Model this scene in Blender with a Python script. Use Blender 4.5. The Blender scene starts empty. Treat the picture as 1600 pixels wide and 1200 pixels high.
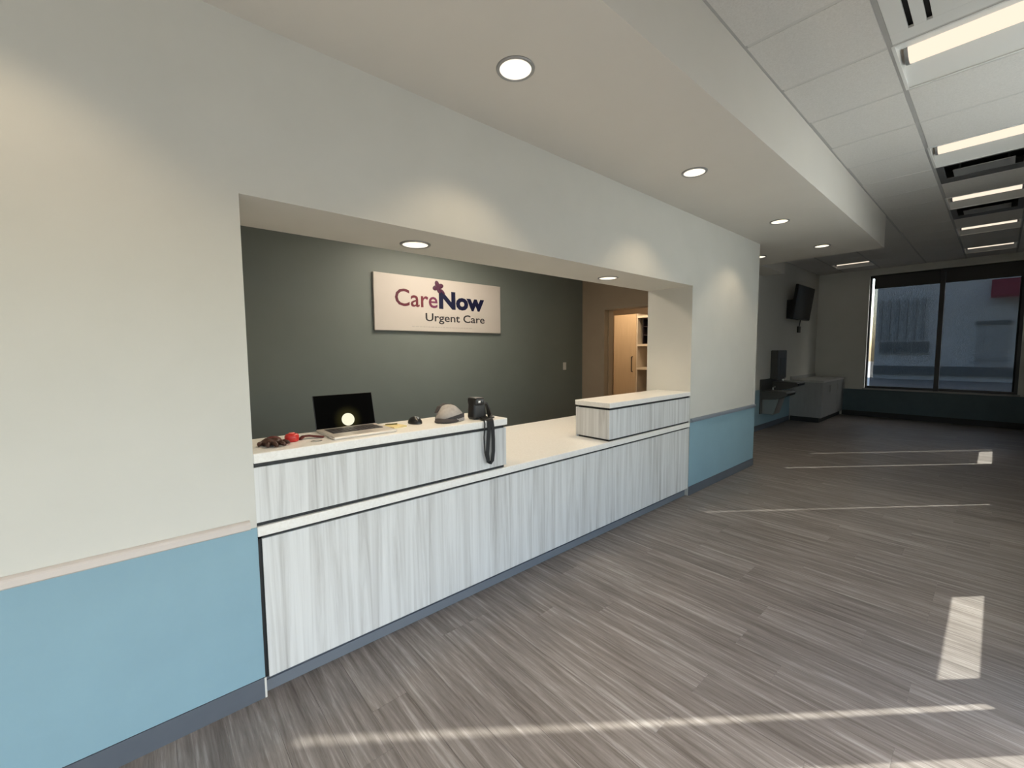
import bpy, bmesh, math, random
from mathutils import Vector, Matrix, Euler
random.seed(7)
S = bpy.context.scene
COL = S.collection
R = math.radians

# ------------------------------------------------------------------ camera
CAM = Vector((0.0, -1.973, 1.4536))
yaw, pit, rol = R(41.099), R(4.372), R(-0.446)
fw = Vector((math.sin(yaw)*math.cos(pit), math.cos(yaw)*math.cos(pit), -math.sin(pit)))
rt = Vector((math.cos(yaw), -math.sin(yaw), 0)); up = rt.cross(fw)
r2 = rt*math.cos(rol) + up*math.sin(rol); u2 = -rt*math.sin(rol) + up*math.cos(rol)
cd = bpy.data.cameras.new('camera'); cam = bpy.data.objects.new('camera', cd); COL.objects.link(cam)
cd.sensor_width = 36; cd.lens = 661.5/1600*36; cd.clip_start = .03; cd.clip_end = 300
M = Matrix((r2, u2, -fw)).transposed().to_4x4(); M.translation = CAM
cam.matrix_world = M; S.camera = cam

# ------------------------------------------------------------------ sky, sun, exposure
W = bpy.data.worlds.new('sky'); S.world = W; W.use_nodes = True
wn = W.node_tree; wn.nodes.clear()
wo = wn.nodes.new('ShaderNodeOutputWorld'); wb = wn.nodes.new('ShaderNodeBackground'); ws = wn.nodes.new('ShaderNodeTexSky')
ws.sky_type = 'NISHITA'; ws.sun_disc = False; ws.sun_elevation = R(39); ws.air_density = 1.0; ws.dust_density = 3.0; ws.ozone_density = 1.0
SUN_DIR = Vector((-.784, .62, -.827)).normalized()          # travel direction of the sunlight
ws.sun_rotation = math.atan2(-SUN_DIR.x, -SUN_DIR.y)
wb.inputs['Strength'].default_value = 0.74
wn.links.new(ws.outputs[0], wb.inputs[0]); wn.links.new(wb.outputs[0], wo.inputs[0])
sl = bpy.data.lights.new('sun', 'SUN'); sl.energy = 12.5; sl.angle = R(.6); sl.color = (1, .95, .86)
so = bpy.data.objects.new('sun', sl); COL.objects.link(so)
so.rotation_euler = SUN_DIR.to_track_quat('-Z', 'Y').to_euler(); so.location = (12, -12, 12)
V = S.view_settings
V.view_transform = 'Standard'; V.look = 'None'; V.gamma = 1; V.exposure = -0.08; V.use_curve_mapping = False
S.cycles.use_denoising = True
S.cycles.max_bounces = 10; S.cycles.diffuse_bounces = 7; S.cycles.transparent_max_bounces = 12
S.cycles.sample_clamp_indirect = 6

DOWN_W = 16.0       # watts per downlight
LENS = 1.15         # troffer lens emission
SHADE_T = .38      # openness of the dark window shades
PALE_T = .86       # translucency of unseen shades, made pale to brighten the reception wall

# ------------------------------------------------------------------ key measures
XL, XR, XE = .319, 4.049, 5.745      # opening left / right, end of the reception wall
ZO, ZS, ZT = 2.075, 2.735, 3.129     # opening head, soffit, tile ceiling
D = .479                             # wall thickness at the opening
YB, XB = -.95, 7.19                  # bulkhead face, bulkhead end
YW = -2.44                           # window wall plane
XF = 11.73                           # far wall
YR = .80                             # recess wall
XA = -3.5                            # left end of the room
YT, XT = 2.54, 5.481                 # office accent wall, office side wall
TOP = 3.5
EH = 2.20                            # head of the entrance glazing

# portals: sample the daylight that comes through the entrance glazing and the windows
def portal(name, loc, rot, sx, sy):
    l = bpy.data.lights.new(name, 'AREA'); l.shape = 'RECTANGLE'; l.size = sx; l.size_y = sy
    l.cycles.is_portal = True
    o = bpy.data.objects.new(name, l); COL.objects.link(o); o.location = loc; o.rotation_euler = rot
portal('entrance_daylight', (-.40, YW-.125, EH/2), (R(90), 0, 0), 6.2, EH)
portal('shaded_window_daylight', (7.2, YW-.125, 1.8), (R(90), 0, 0), 8.9, 2.4)
portal('far_window_daylight', (XF+.19, -1.17, 1.8), (R(90), 0, R(90)), 2.1, 2.36)

# ------------------------------------------------------------------ materials
def mat(name, col, rough=.5, metal=0, spec=.5, emit=None, es=1):
    m = bpy.data.materials.new(name); m.use_nodes = True
    b = m.node_tree.nodes['Principled BSDF']
    b.inputs['Base Color'].default_value = (*col, 1); b.inputs['Roughness'].default_value = rough
    b.inputs['Metallic'].default_value = metal; b.inputs['Specular IOR Level'].default_value = spec
    if emit: b.inputs['Emission Color'].default_value = (*emit, 1); b.inputs['Emission Strength'].default_value = es
    return m
def nodes(m): return m.node_tree.nodes, m.node_tree.links, m.node_tree.nodes['Principled BSDF']
def mapping(m, scale, rnd=0, coord='Position'):
    n, l, b = nodes(m)
    mp = n.new('ShaderNodeMapping'); mp.inputs['Scale'].default_value = scale
    if coord == 'Position': src = n.new('ShaderNodeNewGeometry').outputs['Position']
    else: src = n.new('ShaderNodeTexCoord').outputs[coord]
    if rnd:
        oi = n.new('ShaderNodeObjectInfo'); mu = n.new('ShaderNodeVectorMath'); mu.operation = 'SCALE'
        mu.inputs[0].default_value = (rnd, rnd*1.7, rnd*.6); l.new(oi.outputs['Random'], mu.inputs['Scale'])
        ad = n.new('ShaderNodeVectorMath'); ad.operation = 'ADD'
        l.new(src, ad.inputs[0]); l.new(mu.outputs[0], ad.inputs[1]); src = ad.outputs[0]
    l.new(src, mp.inputs['Vector']); return mp.outputs[0]
def noise(m, vec, scale, detail=4, rough=.6, dist=0):
    n, l, b = nodes(m); t = n.new('ShaderNodeTexNoise')
    t.inputs['Scale'].default_value = scale; t.inputs['Detail'].default_value = detail
    t.inputs['Roughness'].default_value = rough; t.inputs['Distortion'].default_value = dist
    l.new(vec, t.inputs['Vector']); return t.outputs['Fac']
def ramp(m, fac, stops):
    n, l, b = nodes(m); r = n.new('ShaderNodeValToRGB'); e = r.color_ramp.elements
    while len(e) < len(stops): e.new(.5)
    for i, (p, c) in enumerate(stops): e[i].position = p; e[i].color = (*c, 1)
    l.new(fac, r.inputs['Fac']); return r.outputs['Color']
def bump(m, h, strength, dist=.002):
    n, l, b = nodes(m); bp = n.new('ShaderNodeBump'); bp.inputs['Strength'].default_value = strength
    bp.inputs['Distance'].default_value = dist; l.new(h, bp.inputs['Height']); l.new(bp.outputs[0], b.inputs['Normal'])
def mottled(name, c1, c2, scale, rough=.5, bmp=0, vec=(1, 1, 1), spec=.5, metal=0):
    m = mat(name, c1, rough, metal, spec); f = noise(m, mapping(m, vec), scale)
    m.node_tree.links.new(ramp(m, f, [(.3, c1), (.7, c2)]), nodes(m)[2].inputs['Base Color'])
    if bmp: bump(m, f, bmp)
    return m

PAINT = mottled('warm white wall paint', (.585, .577, .533), (.61, .60, .556), 3, .62, spec=.3)
bump(PAINT, noise(PAINT, mapping(PAINT, (1, 1, 1)), 260, 2), .06, .001)
PAINT_TAN = mottled('office beige paint', (.38, .30, .22), (.40, .32, .235), 3, .6, spec=.3)
SOFFIT = mottled('soffit paint', (.64, .61, .56), (.66, .63, .58), 2, .7, spec=.25)
TEAL = mottled('dark slate green accent paint', (.170, .192, .176), (.180, .202, .186), 3, .5, spec=.35)
BLUE = mottled('pale blue wall protection sheet', (.225, .36, .435), (.24, .385, .46), 4, .45, spec=.4)
bump(BLUE, noise(BLUE, mapping(BLUE, (1, 1, 1)), 500, 2), .12, .001)
BLUE_SHADED = mottled('shade-darkened blue wall sheet', (.05, .085, .105), (.06, .10, .12), 4, .5)  # blue wainscot, shade under the far window put into its colour
CREAM = mat('cream chair rail', (.60, .54, .50), .4)
RAIL_SHADED = mat('shade-painted slate chair rail', (.20, .235, .28), .4)  # right-hand rail: the shade on it is put into the colour
BASE = mottled('slate rubber base', (.085, .10, .125), (.10, .115, .14), 6, .5)
BLACK = mat('black reveal', (.012, .014, .016), .55)
BLACKM = mat('black metal', (.015, .015, .017), .4)
BLACKP = mat('black plastic', (.012, .012, .013), .35)
SCREENB = mat('black glass', (.004, .004, .005), .25, 0, .08)
WHITEM = mat('white painted metal', (.72, .72, .70), .4)
WHITEP = mat('white plastic', (.75, .74, .71), .4)
GREYM = mat('grey metal', (.36, .36, .36), .4, .6)
STEEL = mat('stainless steel', (.45, .45, .44), .32, 1)
TEE = mat('shadow-grey ceiling grid', (.38, .375, .365), .5); TEEC = mat('light ceiling grid', (.54, .53, .51), .5)  # runners and wall angles: shadow line put into the darker grey
CORNER = mat('corner guard', (.66, .65, .61), .4)
QUARTZ = mottled('white speckled solid surface', (.80, .775, .73), (.88, .865, .83), 90, .3)

def grain(name, stops, sc, rough=.45, rnd=0, bm_=.1):
    m = mat(name, stops[0][1], rough)
    v = mapping(m, sc, rnd)
    f1 = noise(m, v, 1, 8, .65, .6)
    m.node_tree.links.new(ramp(m, f1, stops), nodes(m)[2].inputs['Base Color'])
    bump(m, f1, bm_)
    return m
LAM = grain('pale ash laminate', [(.28, (.40, .395, .385)), (.42, (.56, .56, .55)), (.56, (.67, .675, .67)), (.75, (.75, .755, .75))], (26, 26, .8), .5, 0, .04)
TAN_LAM = mottled('tan cabinet laminate', (.50, .38, .25), (.56, .43, .29), 4, .5, vec=(10, 10, .6))
GREY_LAM = mottled('grey cabinet laminate', (.27, .275, .28), (.31, .315, .32), 4, .5, vec=(10, 10, .6))

# floor planks: streaks along y, tone differs from plank to plank
FLOOR = mat('grey brown wood look plank', (.2, .17, .15), .46, 0, .45)
def _floor(m):
    n, l, b = nodes(m)
    f1 = noise(m, mapping(m, (34, 1.3, 1), 9), 1, 9, .66, .4)
    f2 = noise(m, mapping(m, (75, 4.5, 1), 5), 1, 6, .7, .3)
    mx = n.new('ShaderNodeMath'); mx.operation = 'MULTIPLY_ADD'; mx.inputs[1].default_value = .62
    l.new(f1, mx.inputs[0])
    m2 = n.new('ShaderNodeMath'); m2.operation = 'MULTIPLY'; m2.inputs[1].default_value = .38; l.new(f2, m2.inputs[0])
    l.new(m2.outputs[0], mx.inputs[2])
    c = ramp(m, mx.outputs[0], [(.34, (.085, .069, .060)), (.44, (.150, .128, .116)), (.54, (.225, .198, .184)), (.64, (.36, .33, .312))])
    oi = n.new('ShaderNodeObjectInfo'); mr = n.new('ShaderNodeMapRange'); mr.inputs['To Min'].default_value = .90; mr.inputs['To Max'].default_value = 1.08
    l.new(oi.outputs['Random'], mr.inputs['Value'])
    sc = n.new('ShaderNodeVectorMath'); sc.operation = 'SCALE'; l.new(c, sc.inputs[0]); l.new(mr.outputs[0], sc.inputs['Scale'])
    l.new(sc.outputs[0], b.inputs['Base Color']); bump(m, f1, .12, .0015)
    rr = n.new('ShaderNodeMapRange'); rr.inputs['To Min'].default_value = .38; rr.inputs['To Max'].default_value = .58
    l.new(f1, rr.inputs['Value']); l.new(rr.outputs[0], b.inputs['Roughness'])
_floor(FLOOR)

TILE = mottled('white mineral fibre tile', (.58, .565, .54), (.66, .645, .62), 120, .85, .25, spec=.15)

def emis(name, col, s):
    m = bpy.data.materials.new(name); m.use_nodes = True; n = m.node_tree.nodes; n.clear()
    o = n.new('ShaderNodeOutputMaterial'); e = n.new('ShaderNodeEmission'); e.inputs[0].default_value = (*col, 1); e.inputs[1].default_value = s
    m.node_tree.links.new(e.outputs[0], o.inputs[0]); return m
LED = emis('downlight led', (1, .86, .58), 1.9)
LEDW = emis('downlight reflector glow', (1, .93, .80), 1.35)
LENSM = emis('troffer lens', (1, .86, .68), LENS)
MOON = emis('screen disc', (1, .97, .72), 1.05)

def glassmat():
    m = bpy.data.materials.new('clear glazing'); m.use_nodes = True; n = m.node_tree.nodes; l = m.node_tree.links; n.clear()
    o = n.new('ShaderNodeOutputMaterial'); x = n.new('ShaderNodeMixShader'); t = n.new('ShaderNodeBsdfTransparent'); g = n.new('ShaderNodeBsdfGlossy')
    t.inputs[0].default_value = (.93, .96, .95, 1); g.inputs['Roughness'].default_value = .02
    x.inputs[0].default_value = .06
    l.new(t.outputs[0], x.inputs[1]); l.new(g.outputs[0], x.inputs[2]); l.new(x.outputs[0], o.inputs[0]); return m
GLASS = glassmat()
def shademat(nm, T):
    m = bpy.data.materials.new(nm); m.use_nodes = True; n = m.node_tree.nodes; l = m.node_tree.links; n.clear()
    o = n.new('ShaderNodeOutputMaterial'); x = n.new('ShaderNodeMixShader'); t = n.new('ShaderNodeBsdfTransparent'); d = n.new('ShaderNodeBsdfDiffuse')
    d.inputs[0].default_value = (.05, .052, .054, 1); x.inputs[0].default_value = 1 - T
    l.new(t.outputs[0], x.inputs[1]); l.new(d.outputs[0], x.inputs[2]); l.new(x.outputs[0], o.inputs[0]); return m
SHADE = shademat('dark solar screen fabric', SHADE_T); SHADE_D = shademat('dense dark shade fabric', .01)
def paleshade():
    m = bpy.data.materials.new('pale fill-light shade fabric'); m.use_nodes = True; n = m.node_tree.nodes; l = m.node_tree.links; n.clear()
    o = n.new('ShaderNodeOutputMaterial'); x = n.new('ShaderNodeMixShader'); t = n.new('ShaderNodeBsdfTranslucent'); d = n.new('ShaderNodeBsdfDiffuse')
    t.inputs[0].default_value = (.92, .93, .93, 1); d.inputs[0].default_value = (.8, .8, .79, 1); x.inputs[0].default_value = 1 - PALE_T
    l.new(t.outputs[0], x.inputs[1]); l.new(d.outputs[0], x.inputs[2]); l.new(x.outputs[0], o.inputs[0]); return m
SHADE_FILL = paleshade()  # fabric invented for the unseen near bays, to spread extra daylight inside

# ------------------------------------------------------------------ builders (world coordinates in, tidy origins out)
def box(bm, x0, x1, y0, y1, z0, z1, bev=0, rot=None, piv=None, seg=1):
    r = bmesh.ops.create_cube(bm, size=1); vs = r['verts']
    bmesh.ops.scale(bm, vec=(abs(x1-x0), abs(y1-y0), abs(z1-z0)), verts=vs)
    bmesh.ops.translate(bm, vec=((x0+x1)/2, (y0+y1)/2, (z0+z1)/2), verts=vs)
    if bev:
        es = list({e for v in vs for e in v.link_edges})
        g = bmesh.ops.bevel(bm, geom=es, offset=bev, segments=seg, profile=.5, affect='EDGES')
        vs = [v for v in bm.verts if v.is_valid and v in set(g['verts'])] or [v for v in g['verts']]
    if rot:
        bmesh.ops.rotate(bm, cent=piv or ((x0+x1)/2, (y0+y1)/2, (z0+z1)/2), matrix=Euler(rot).to_matrix(), verts=vs)
    return vs
def B(*a, **k):
    bm = bmesh.new()
    for b in (a if isinstance(a[0], (tuple, list)) else (a,)): box(bm, *b, **k)
    return bm
def lathe(prof, n=32, cx=0, cy=0, cz=0, axis='z', close=False):
    bm = bmesh.new(); rings = []
    for (r, z) in prof:
        if r < 1e-6: rings.append([bm.verts.new((0, 0, z))])
        else: rings.append([bm.verts.new((r*math.cos(2*math.pi*i/n), r*math.sin(2*math.pi*i/n), z)) for i in range(n)])
    for a, b in zip(rings, rings[1:]):
        for i in range(n):
            j = (i+1) % n
            if len(a) == 1 and len(b) == 1: continue
            if len(a) == 1: f = (a[0], b[j], b[i])
            elif len(b) == 1: f = (a[i], a[j], b[0])
            else: f = (a[i], a[j], b[j], b[i])
            bm.faces.new(f)
    if axis == 'y': bmesh.ops.rotate(bm, cent=(0, 0, 0), matrix=Euler((R(90), 0, 0)).to_matrix(), verts=bm.verts)
    if axis == 'x': bmesh.ops.rotate(bm, cent=(0, 0, 0), matrix=Euler((0, R(90), 0)).to_matrix(), verts=bm.verts)
    bmesh.ops.translate(bm, vec=(cx, cy, cz), verts=bm.verts)
    bmesh.ops.recalc_face_normals(bm, faces=bm.faces)
    return bm
def tube(pts, r, n=8, bm=None, flat=None):
    """tube along points; flat=(w,t) makes a strap of that width and thickness instead"""
    bm = bm or bmesh.new(); rings = []; pts = [Vector(p) for p in pts]
    for i, p in enumerate(pts):
        t = (pts[min(i+1, len(pts)-1)] - pts[max(i-1, 0)]).normalized()
        a = Vector((1, 0, 0)) if abs(t.x) < .8 else Vector((0, 1, 0))
        if flat and len(flat) > 2: a = Vector(flat[2])
        u = (a - t*a.dot(t)).normalized(); v = t.cross(u)
        rr = r[i] if isinstance(r, (list, tuple)) else r
        if flat: ring = [p + u*sx*flat[0]/2 + v*sy*flat[1]/2 for sx, sy in ((-1, -1), (1, -1), (1, 1), (-1, 1))]
        else: ring = [p + u*rr*math.cos(2*math.pi*k/n) + v*rr*math.sin(2*math.pi*k/n) for k in range(n)]
        rings.append([bm.verts.new(q) for q in ring])
    m = len(rings[0])
    for a, b in zip(rings, rings[1:]):
        for i in range(m): bm.faces.new((a[i], a[(i+1) % m], b[(i+1) % m], b[i]))
    bm.faces.new(rings[0][::-1]); bm.faces.new(rings[-1])
    bmesh.ops.recalc_face_normals(bm, faces=bm.faces)
    return bm
def prism(pts, axis, a, b):
    """extrude a 2D outline along an axis: 'y' takes (x,z), 'x' takes (y,z), 'z' takes (x,y)"""
    bm = bmesh.new()
    f = {'y': lambda p, t: (p[0], t, p[1]), 'x': lambda p, t: (t, p[0], p[1]), 'z': lambda p, t: (p[0], p[1], t)}[axis]
    A = [bm.verts.new(f(p, a)) for p in pts]; Bv = [bm.verts.new(f(p, b)) for p in pts]; n = len(pts)
    bm.faces.new(A); bm.faces.new(Bv[::-1])
    for i in range(n): bm.faces.new((A[i], A[(i+1) % n], Bv[(i+1) % n], Bv[i]))
    bmesh.ops.recalc_face_normals(bm, faces=bm.faces)
    return bm
def ellipsoid(bm, c, r, rot=(0, 0, 0), u=16, v=10):
    g = bmesh.ops.create_uvsphere(bm, u_segments=u, v_segments=v, radius=1)['verts']
    bmesh.ops.scale(bm, vec=r, verts=g); bmesh.ops.rotate(bm, cent=(0, 0, 0), matrix=Euler(rot).to_matrix(), verts=g)
    bmesh.ops.translate(bm, vec=c, verts=g); return g

WL = {}
def obj(name, bm, m, parent=None, smooth=False, at=None):
    lo = Vector((min(v.co[i] for v in bm.verts) for i in range(3))); hi = Vector((max(v.co[i] for v in bm.verts) for i in range(3)))
    o_ = Vector(at) if at else (Vector(((lo.x+hi.x)/2, (lo.y+hi.y)/2, lo.z)) if parent is None else (lo+hi)/2)
    bmesh.ops.translate(bm, vec=-o_, verts=bm.verts)
    me = bpy.data.meshes.new(name); bm.to_mesh(me); bm.free()
    me.materials.append(m)
    if smooth:
        for p in me.polygons: p.use_smooth = True
    o = bpy.data.objects.new(name, me); COL.objects.link(o)
    if parent is not None: o.parent = parent; o.location = o_ - WL[parent.name]
    else: o.location = o_
    WL[o.name] = o_
    return o
def tag(o, label=None, cat=None, group=None, kind=None):
    if label: o['label'] = label
    if cat: o['category'] = cat
    if group: o['group'] = group
    if kind: o['kind'] = kind
    return o
def thing(name, loc, label, cat, group=None):
    o = bpy.data.objects.new(name, None); COL.objects.link(o); o.location = loc; o.empty_display_size = .1
    WL[o.name] = Vector(loc); return tag(o, label, cat, group)
def struct(name, bm, m, parent=None, label=None, cat=None):
    o = obj(name, bm, m, parent)
    if parent is None: o['kind'] = 'structure'; o['label'] = label; o['category'] = cat
    return o
def dup(root, loc, label=None):
    r = root.copy(); COL.objects.link(r); r.location = loc; WL[r.name] = Vector(loc)
    if label: r['label'] = label
    for ch in list(root.children):
        c = ch.copy(); COL.objects.link(c); c.parent = r
        for g in ch.children:
            d = g.copy(); COL.objects.link(d); d.parent = c
    return r

# ------------------------------------------------------------------ floor
flo = struct('floor', B(XA-.3, XF+.3, YW-.3, 4.2, -.2, -.004), FLOOR, None, 'grey-brown wood look plank floor of the lobby', 'floor')
PW, PL = .152, 1.22
bm0 = bmesh.new(); box(bm0, -PW/2+.0002, PW/2-.0002, -PL/2+.0002, PL/2-.0002, -.004, 0, .0006)
pm = None; i = 0; x = -1.2
def plank(cx, ya, yb):
    global pm
    if pm is None:
        pm = bpy.data.meshes.new('plank'); bm0.to_mesh(pm); bm0.free(); pm.materials.append(FLOOR)
    o = bpy.data.objects.new('plank', pm); COL.objects.link(o); o.parent = flo
    o.scale = (1, (yb-ya)/PL, 1); o.location = Vector((cx, (ya+yb)/2, 0)) - WL['floor']
while x < XF-.05:
    yend = YR if x > XE else 0.03
    y = YW + .03 - random.choice([0, .41, .82, .2, .61, 1.0])
    while y < yend:
        a, b = max(y, YW+.03), min(y+PL, yend)
        if b-a > .05: plank(x+PW/2, a, b)
        y += PL
    x += PW

# ------------------------------------------------------------------ walls
wr_ = struct('wall_reception', B((XA, XL, 0, D, 0, TOP), (XR, XE, 0, D, 0, TOP), (XL, XR, 0, D, ZO, TOP)), PAINT, None,
             'warm white wall with the long reception opening cut in it', 'wall')
struct('wall_left', B(XA-.2, XA, YW-.2, D, 0, TOP), PAINT, None, 'warm white end wall of the lobby near the entrance', 'wall')
struct('wall_recess', B(XE-.3, XF+.2, YR, YR+.12, 0, TOP), PAINT, None, 'white wall behind the drinking fountain and the television', 'wall')
struct('wall_recess_side', B(XE-.15, XE, D, YR, 0, TOP), PAINT, None, 'return wall behind the end of the reception wall', 'wall')
# office behind the counter
struct('wall_office_back', B(XL-.9, XT+.2, YT, YT+.12, 0, 2.85), TEAL, None, 'dark slate green accent wall carrying the clinic sign', 'wall')
DY0, DY1, DZ = 1.25, 2.13, 2.13
struct('wall_office_side', B((XT, XT+.2, DY1, YT, 0, 2.85), (XT, XT+.2, D, DY0, 0, 2.85), (XT, XT+.2, DY0, DY1, DZ, 2.85)), PAINT_TAN, None,
       'beige office side wall with an open doorway', 'wall')
struct('wall_office_left', B(XL-.9, XL-.8, D, YT, 0, 2.85), PAINT_TAN, None, 'left side wall of the office behind the counter', 'wall')
struct('ceiling_office', B(XL-.9, 8.3, D, 4.2, 2.74, 2.9), SOFFIT, None, 'white ceiling of the office behind the counter', 'ceiling')
struct('wall_storage', B((XT+.2, 8.2, 3.9, 4.05, 0, 2.8), (8.0, 8.2, YR+.12, 3.9, 0, 2.8), (XT+.08, XT+.2, YT+.12, 3.9, 0, 2.8)), PAINT_TAN, None,
       'beige walls of the storage room beyond the doorway', 'wall')
d1 = struct('door_1', B((XT-.015, XT+.215, DY1-.04, DY1+.0, 0, DZ), (XT-.015, XT+.215, DY0, DY0+.04, 0, DZ), (XT-.015, XT+.215, DY0+.04, DY1-.04, DZ-.04, DZ)),
            mottled('tan door frame', (.36, .29, .21), (.39, .31, .23), 4, .5), None, 'tan frame of the open doorway behind the counter', 'door')
obj('door_stop', B((XT+.09, XT+.13, DY1-.055, DY1-.04, 0, DZ-.04)), PAINT_TAN, d1)

# far wall and window wall
WY0, WY1, WZ0, WZ1 = -2.24, -.105, .611, 2.99
struct('wall_far', B((XF, XF+.2, WY1, YR+.12, 0, TOP), (XF, XF+.2, YW-.2, WY0, 0, TOP), (XF, XF+.2, WY0, WY1, 0, WZ0), (XF, XF+.2, WY0, WY1, WZ1, TOP)),
       PAINT, None, 'far end wall with the wide two pane window', 'wall')
obj('wainscot', B((XF-.004, XF, YW, YR, .1, WZ0-.03)), BLUE_SHADED, bpy.data.objects['wall_far'])
EX = 2.88                            # right edge of the unshaded entrance glazing
struct('wall_right', B((EX, 3.10, YW-.12, YW-.062, 0, WZ1), (3.10, XF, YW-.12, YW-.012, 0, WZ0)), PAINT, None,
       'low window wall beside the camera', 'wall')
struct('wall_right_header', B((XA, XF, YW-.12, YW-.01, WZ1, TOP), (XA, EX, YW-.12, YW-.01, EH, WZ1)), PAINT, None, 'wall band above the windows beside the camera', 'wall')

# ceiling: slab, soffit, tiles and tees
cei = struct('ceiling', B(XA-.3, XF+.3, YW-.3, YR+.2, 3.28, 3.5), TILE, None, 'suspended ceiling of white mineral fibre tiles', 'ceiling')
sof = struct('soffit', B((XA, XE, YB, 0, ZS, 3.4), (XE, XB, YB, YR, ZS, 3.4)), SOFFIT, None, 'smooth painted drop soffit along the reception wall', 'ceiling')

GX0, GY0, G = 2.6285, -1.488, .609
gx = [GX0 + G*k for k in range(-10, 16)]
gx = [g for g in gx if g < XF]
LIGHT_X = [GX0 + G*(1+3*k) for k in range(-2, 5)]
cells_used = set()
for k in range(-2, 5): cells_used.add((1+3*k, 0))
VENTS = [(0, 0), (5, 0), (8, 0)]
cells_used |= set(VENTS); cells_used.add((13, 2))
rows = {-1: (GY0-G, YW+.04), 0: (GY0-G, GY0), 1: (GY0, YB), 2: (GY0+2*G, GY0+3*G), 3: (GY0+3*G, YR), 4: (GY0+G, GY0+2*G)}
# row -1 runs from the window wall to the second runner
rows[-1] = (YW+.04, GY0-G)
tile_me = {}
def tile(x0, x1, y0, y1):
    w, d = x1-x0-.020, y1-y0-.020
    key = (round(w, 3), round(d, 3))
    if key not in tile_me:
        bm = bmesh.new(); box(bm, -w/2, w/2, -d/2, d/2, -.004, .016, .0035)
        me = bpy.data.meshes.new('ceiling_tile'); bm.to_mesh(me); bm.free(); me.materials.append(TILE); tile_me[key] = me
    o = bpy.data.objects.new('ceiling_tile', tile_me[key]); COL.objects.link(o); o.parent = cei
    o.location = Vector(((x0+x1)/2, (y0+y1)/2, ZT+.004+random.uniform(-.0008, .0008))) - WL['ceiling']
def tiles_in(r, xmin):
    y0, y1 = rows[r]
    ks = range(-10, 16)
    for k in ks:
        a, b = GX0+G*k, GX0+G*(k+1)
        a, b = max(a, xmin), min(b, XF)
        if b-a < .06 or (k, r) in cells_used: continue
        tile(a, b, y0, y1)
for r in (-1, 0): tiles_in(r, XA)
tiles_in(1, XA)
# beyond the bulkhead end the tile field widens to the recess wall
ROW_Y = [(YB, GY0+2*G), (GY0+2*G, GY0+3*G), (GY0+3*G, YR)]
for r, yy in zip((4, 2, 3), ROW_Y):
    rows[r] = yy; tiles_in(r, XB)
def tee(b, m=TEE): obj('ceiling_tee', b, m, cei)
for yy, xm in ((GY0, XA), (GY0-G, XA), (YB, XB), (GY0+2*G, XB), (GY0+3*G, XB)):
    tee(B(xm, XF, yy-.011, yy+.011, ZT, ZT+.03))
for g in gx:
    if g > XA: tee(B(g-.011, g+.011, YW+.04, YB if g < XB else YR, ZT+.0012, ZT+.03), TEEC)
# wall angle along the bulkhead and the window wall
tee(B(XA, XB, YB-.02, YB, ZT, ZT+.004)); tee(B(XA, XF, YW+.04, YW+.06, ZT, ZT+.004))
tee(B(XF-.02, XF, YW+.06, YR, ZT, ZT+.004)); tee(B(XB, XF-.02, YR-.02, YR, ZT, ZT+.004))

# ------------------------------------------------------------------ troffers
def troffer(cx, cy, label):
    t = thing('ceiling_troffer', (cx, cy, ZT), label, 'ceiling light', 'square recessed ceiling lights')
    h = G/2-.012; zl = ZT+.062; lw = .10
    # pan: two sloping reflectors from the flange up to the lens, two end plates
    for s in (-1, 1):
        bm = bmesh.new()
        q = [(s*h, -h, ZT+.001), (s*h, h, ZT+.001), (s*lw, h, zl+.004), (s*lw, -h, zl+.004)]
        vs = [bm.verts.new((cx+a, cy+b, c)) for a, b, c in q]
        vt = [bm.verts.new((cx+a, cy+b, c+.006)) for a, b, c in q]
        bm.faces.new(vs); bm.faces.new(vt[::-1])
        for i in range(4): bm.faces.new((vs[i], vs[(i+1) % 4], vt[(i+1) % 4], vt[i]))
        bmesh.ops.recalc_face_normals(bm, faces=bm.faces)
        obj('reflector', bm, WHITEM, t)
    for s in (-1, 1): obj('end_plate', B(cx-h, cx+h, cy+s*h-.003, cy+s*h+.003, ZT, zl+.02), WHITEM, t)
    bm = bmesh.new()
    for s in (-1, 1):
        box(bm, cx-h-.006, cx+h+.006, cy+s*h-.007+s*.002, cy+s*h+.007+s*.002, ZT-.003, ZT+.002)
        box(bm, cx+s*h-.008, cx+s*h+.006, cy-h, cy+h, ZT-.003, ZT+.002)
    obj('flange', bm, WHITEM, t)
    # lens: shallow convex trough
    n = 8; pts = [(cx-lw + 2*lw*i/n, zl - .036*math.sin(math.pi*i/n)) for i in range(n+1)] + [(cx+lw, zl+.012), (cx-lw, zl+.012)]
    ln = obj('lens', prism(pts, 'y', cy-h+.035, cy+h-.035), LENSM, t)
    for s in (-1, 1):
        obj('lens_cap', prism([(a, b-.004) for a, b in pts[:n+1]]+[(cx+lw, zl+.014), (cx-lw, zl+.014)], 'y', cy+s*(h-.035), cy+s*(h-.018)), GREYM, t)
    return t
names = ['square recessed light nearest the camera, outside the frame', 'square recessed light above the camera, outside the frame',
         'largest square recessed light, at the top right corner', 'second square recessed light, between plain tiles and a dark diffuser',
         'third square recessed light, between the two dark diffusers', 'fourth square recessed light, beyond the farthest dark diffuser',
         'farthest light of the row, just before the window']
CY = GY0-G/2
first = None
for k, lx in enumerate(LIGHT_X):
    if first is None: first = troffer(lx+G/2, CY, names[k])
    else: dup(first, (lx+G/2, CY, ZT), names[k])
dup(first, (GX0+G*13.5, GY0+2.5*G, ZT), 'square recessed light over the corner with the television')

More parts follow.
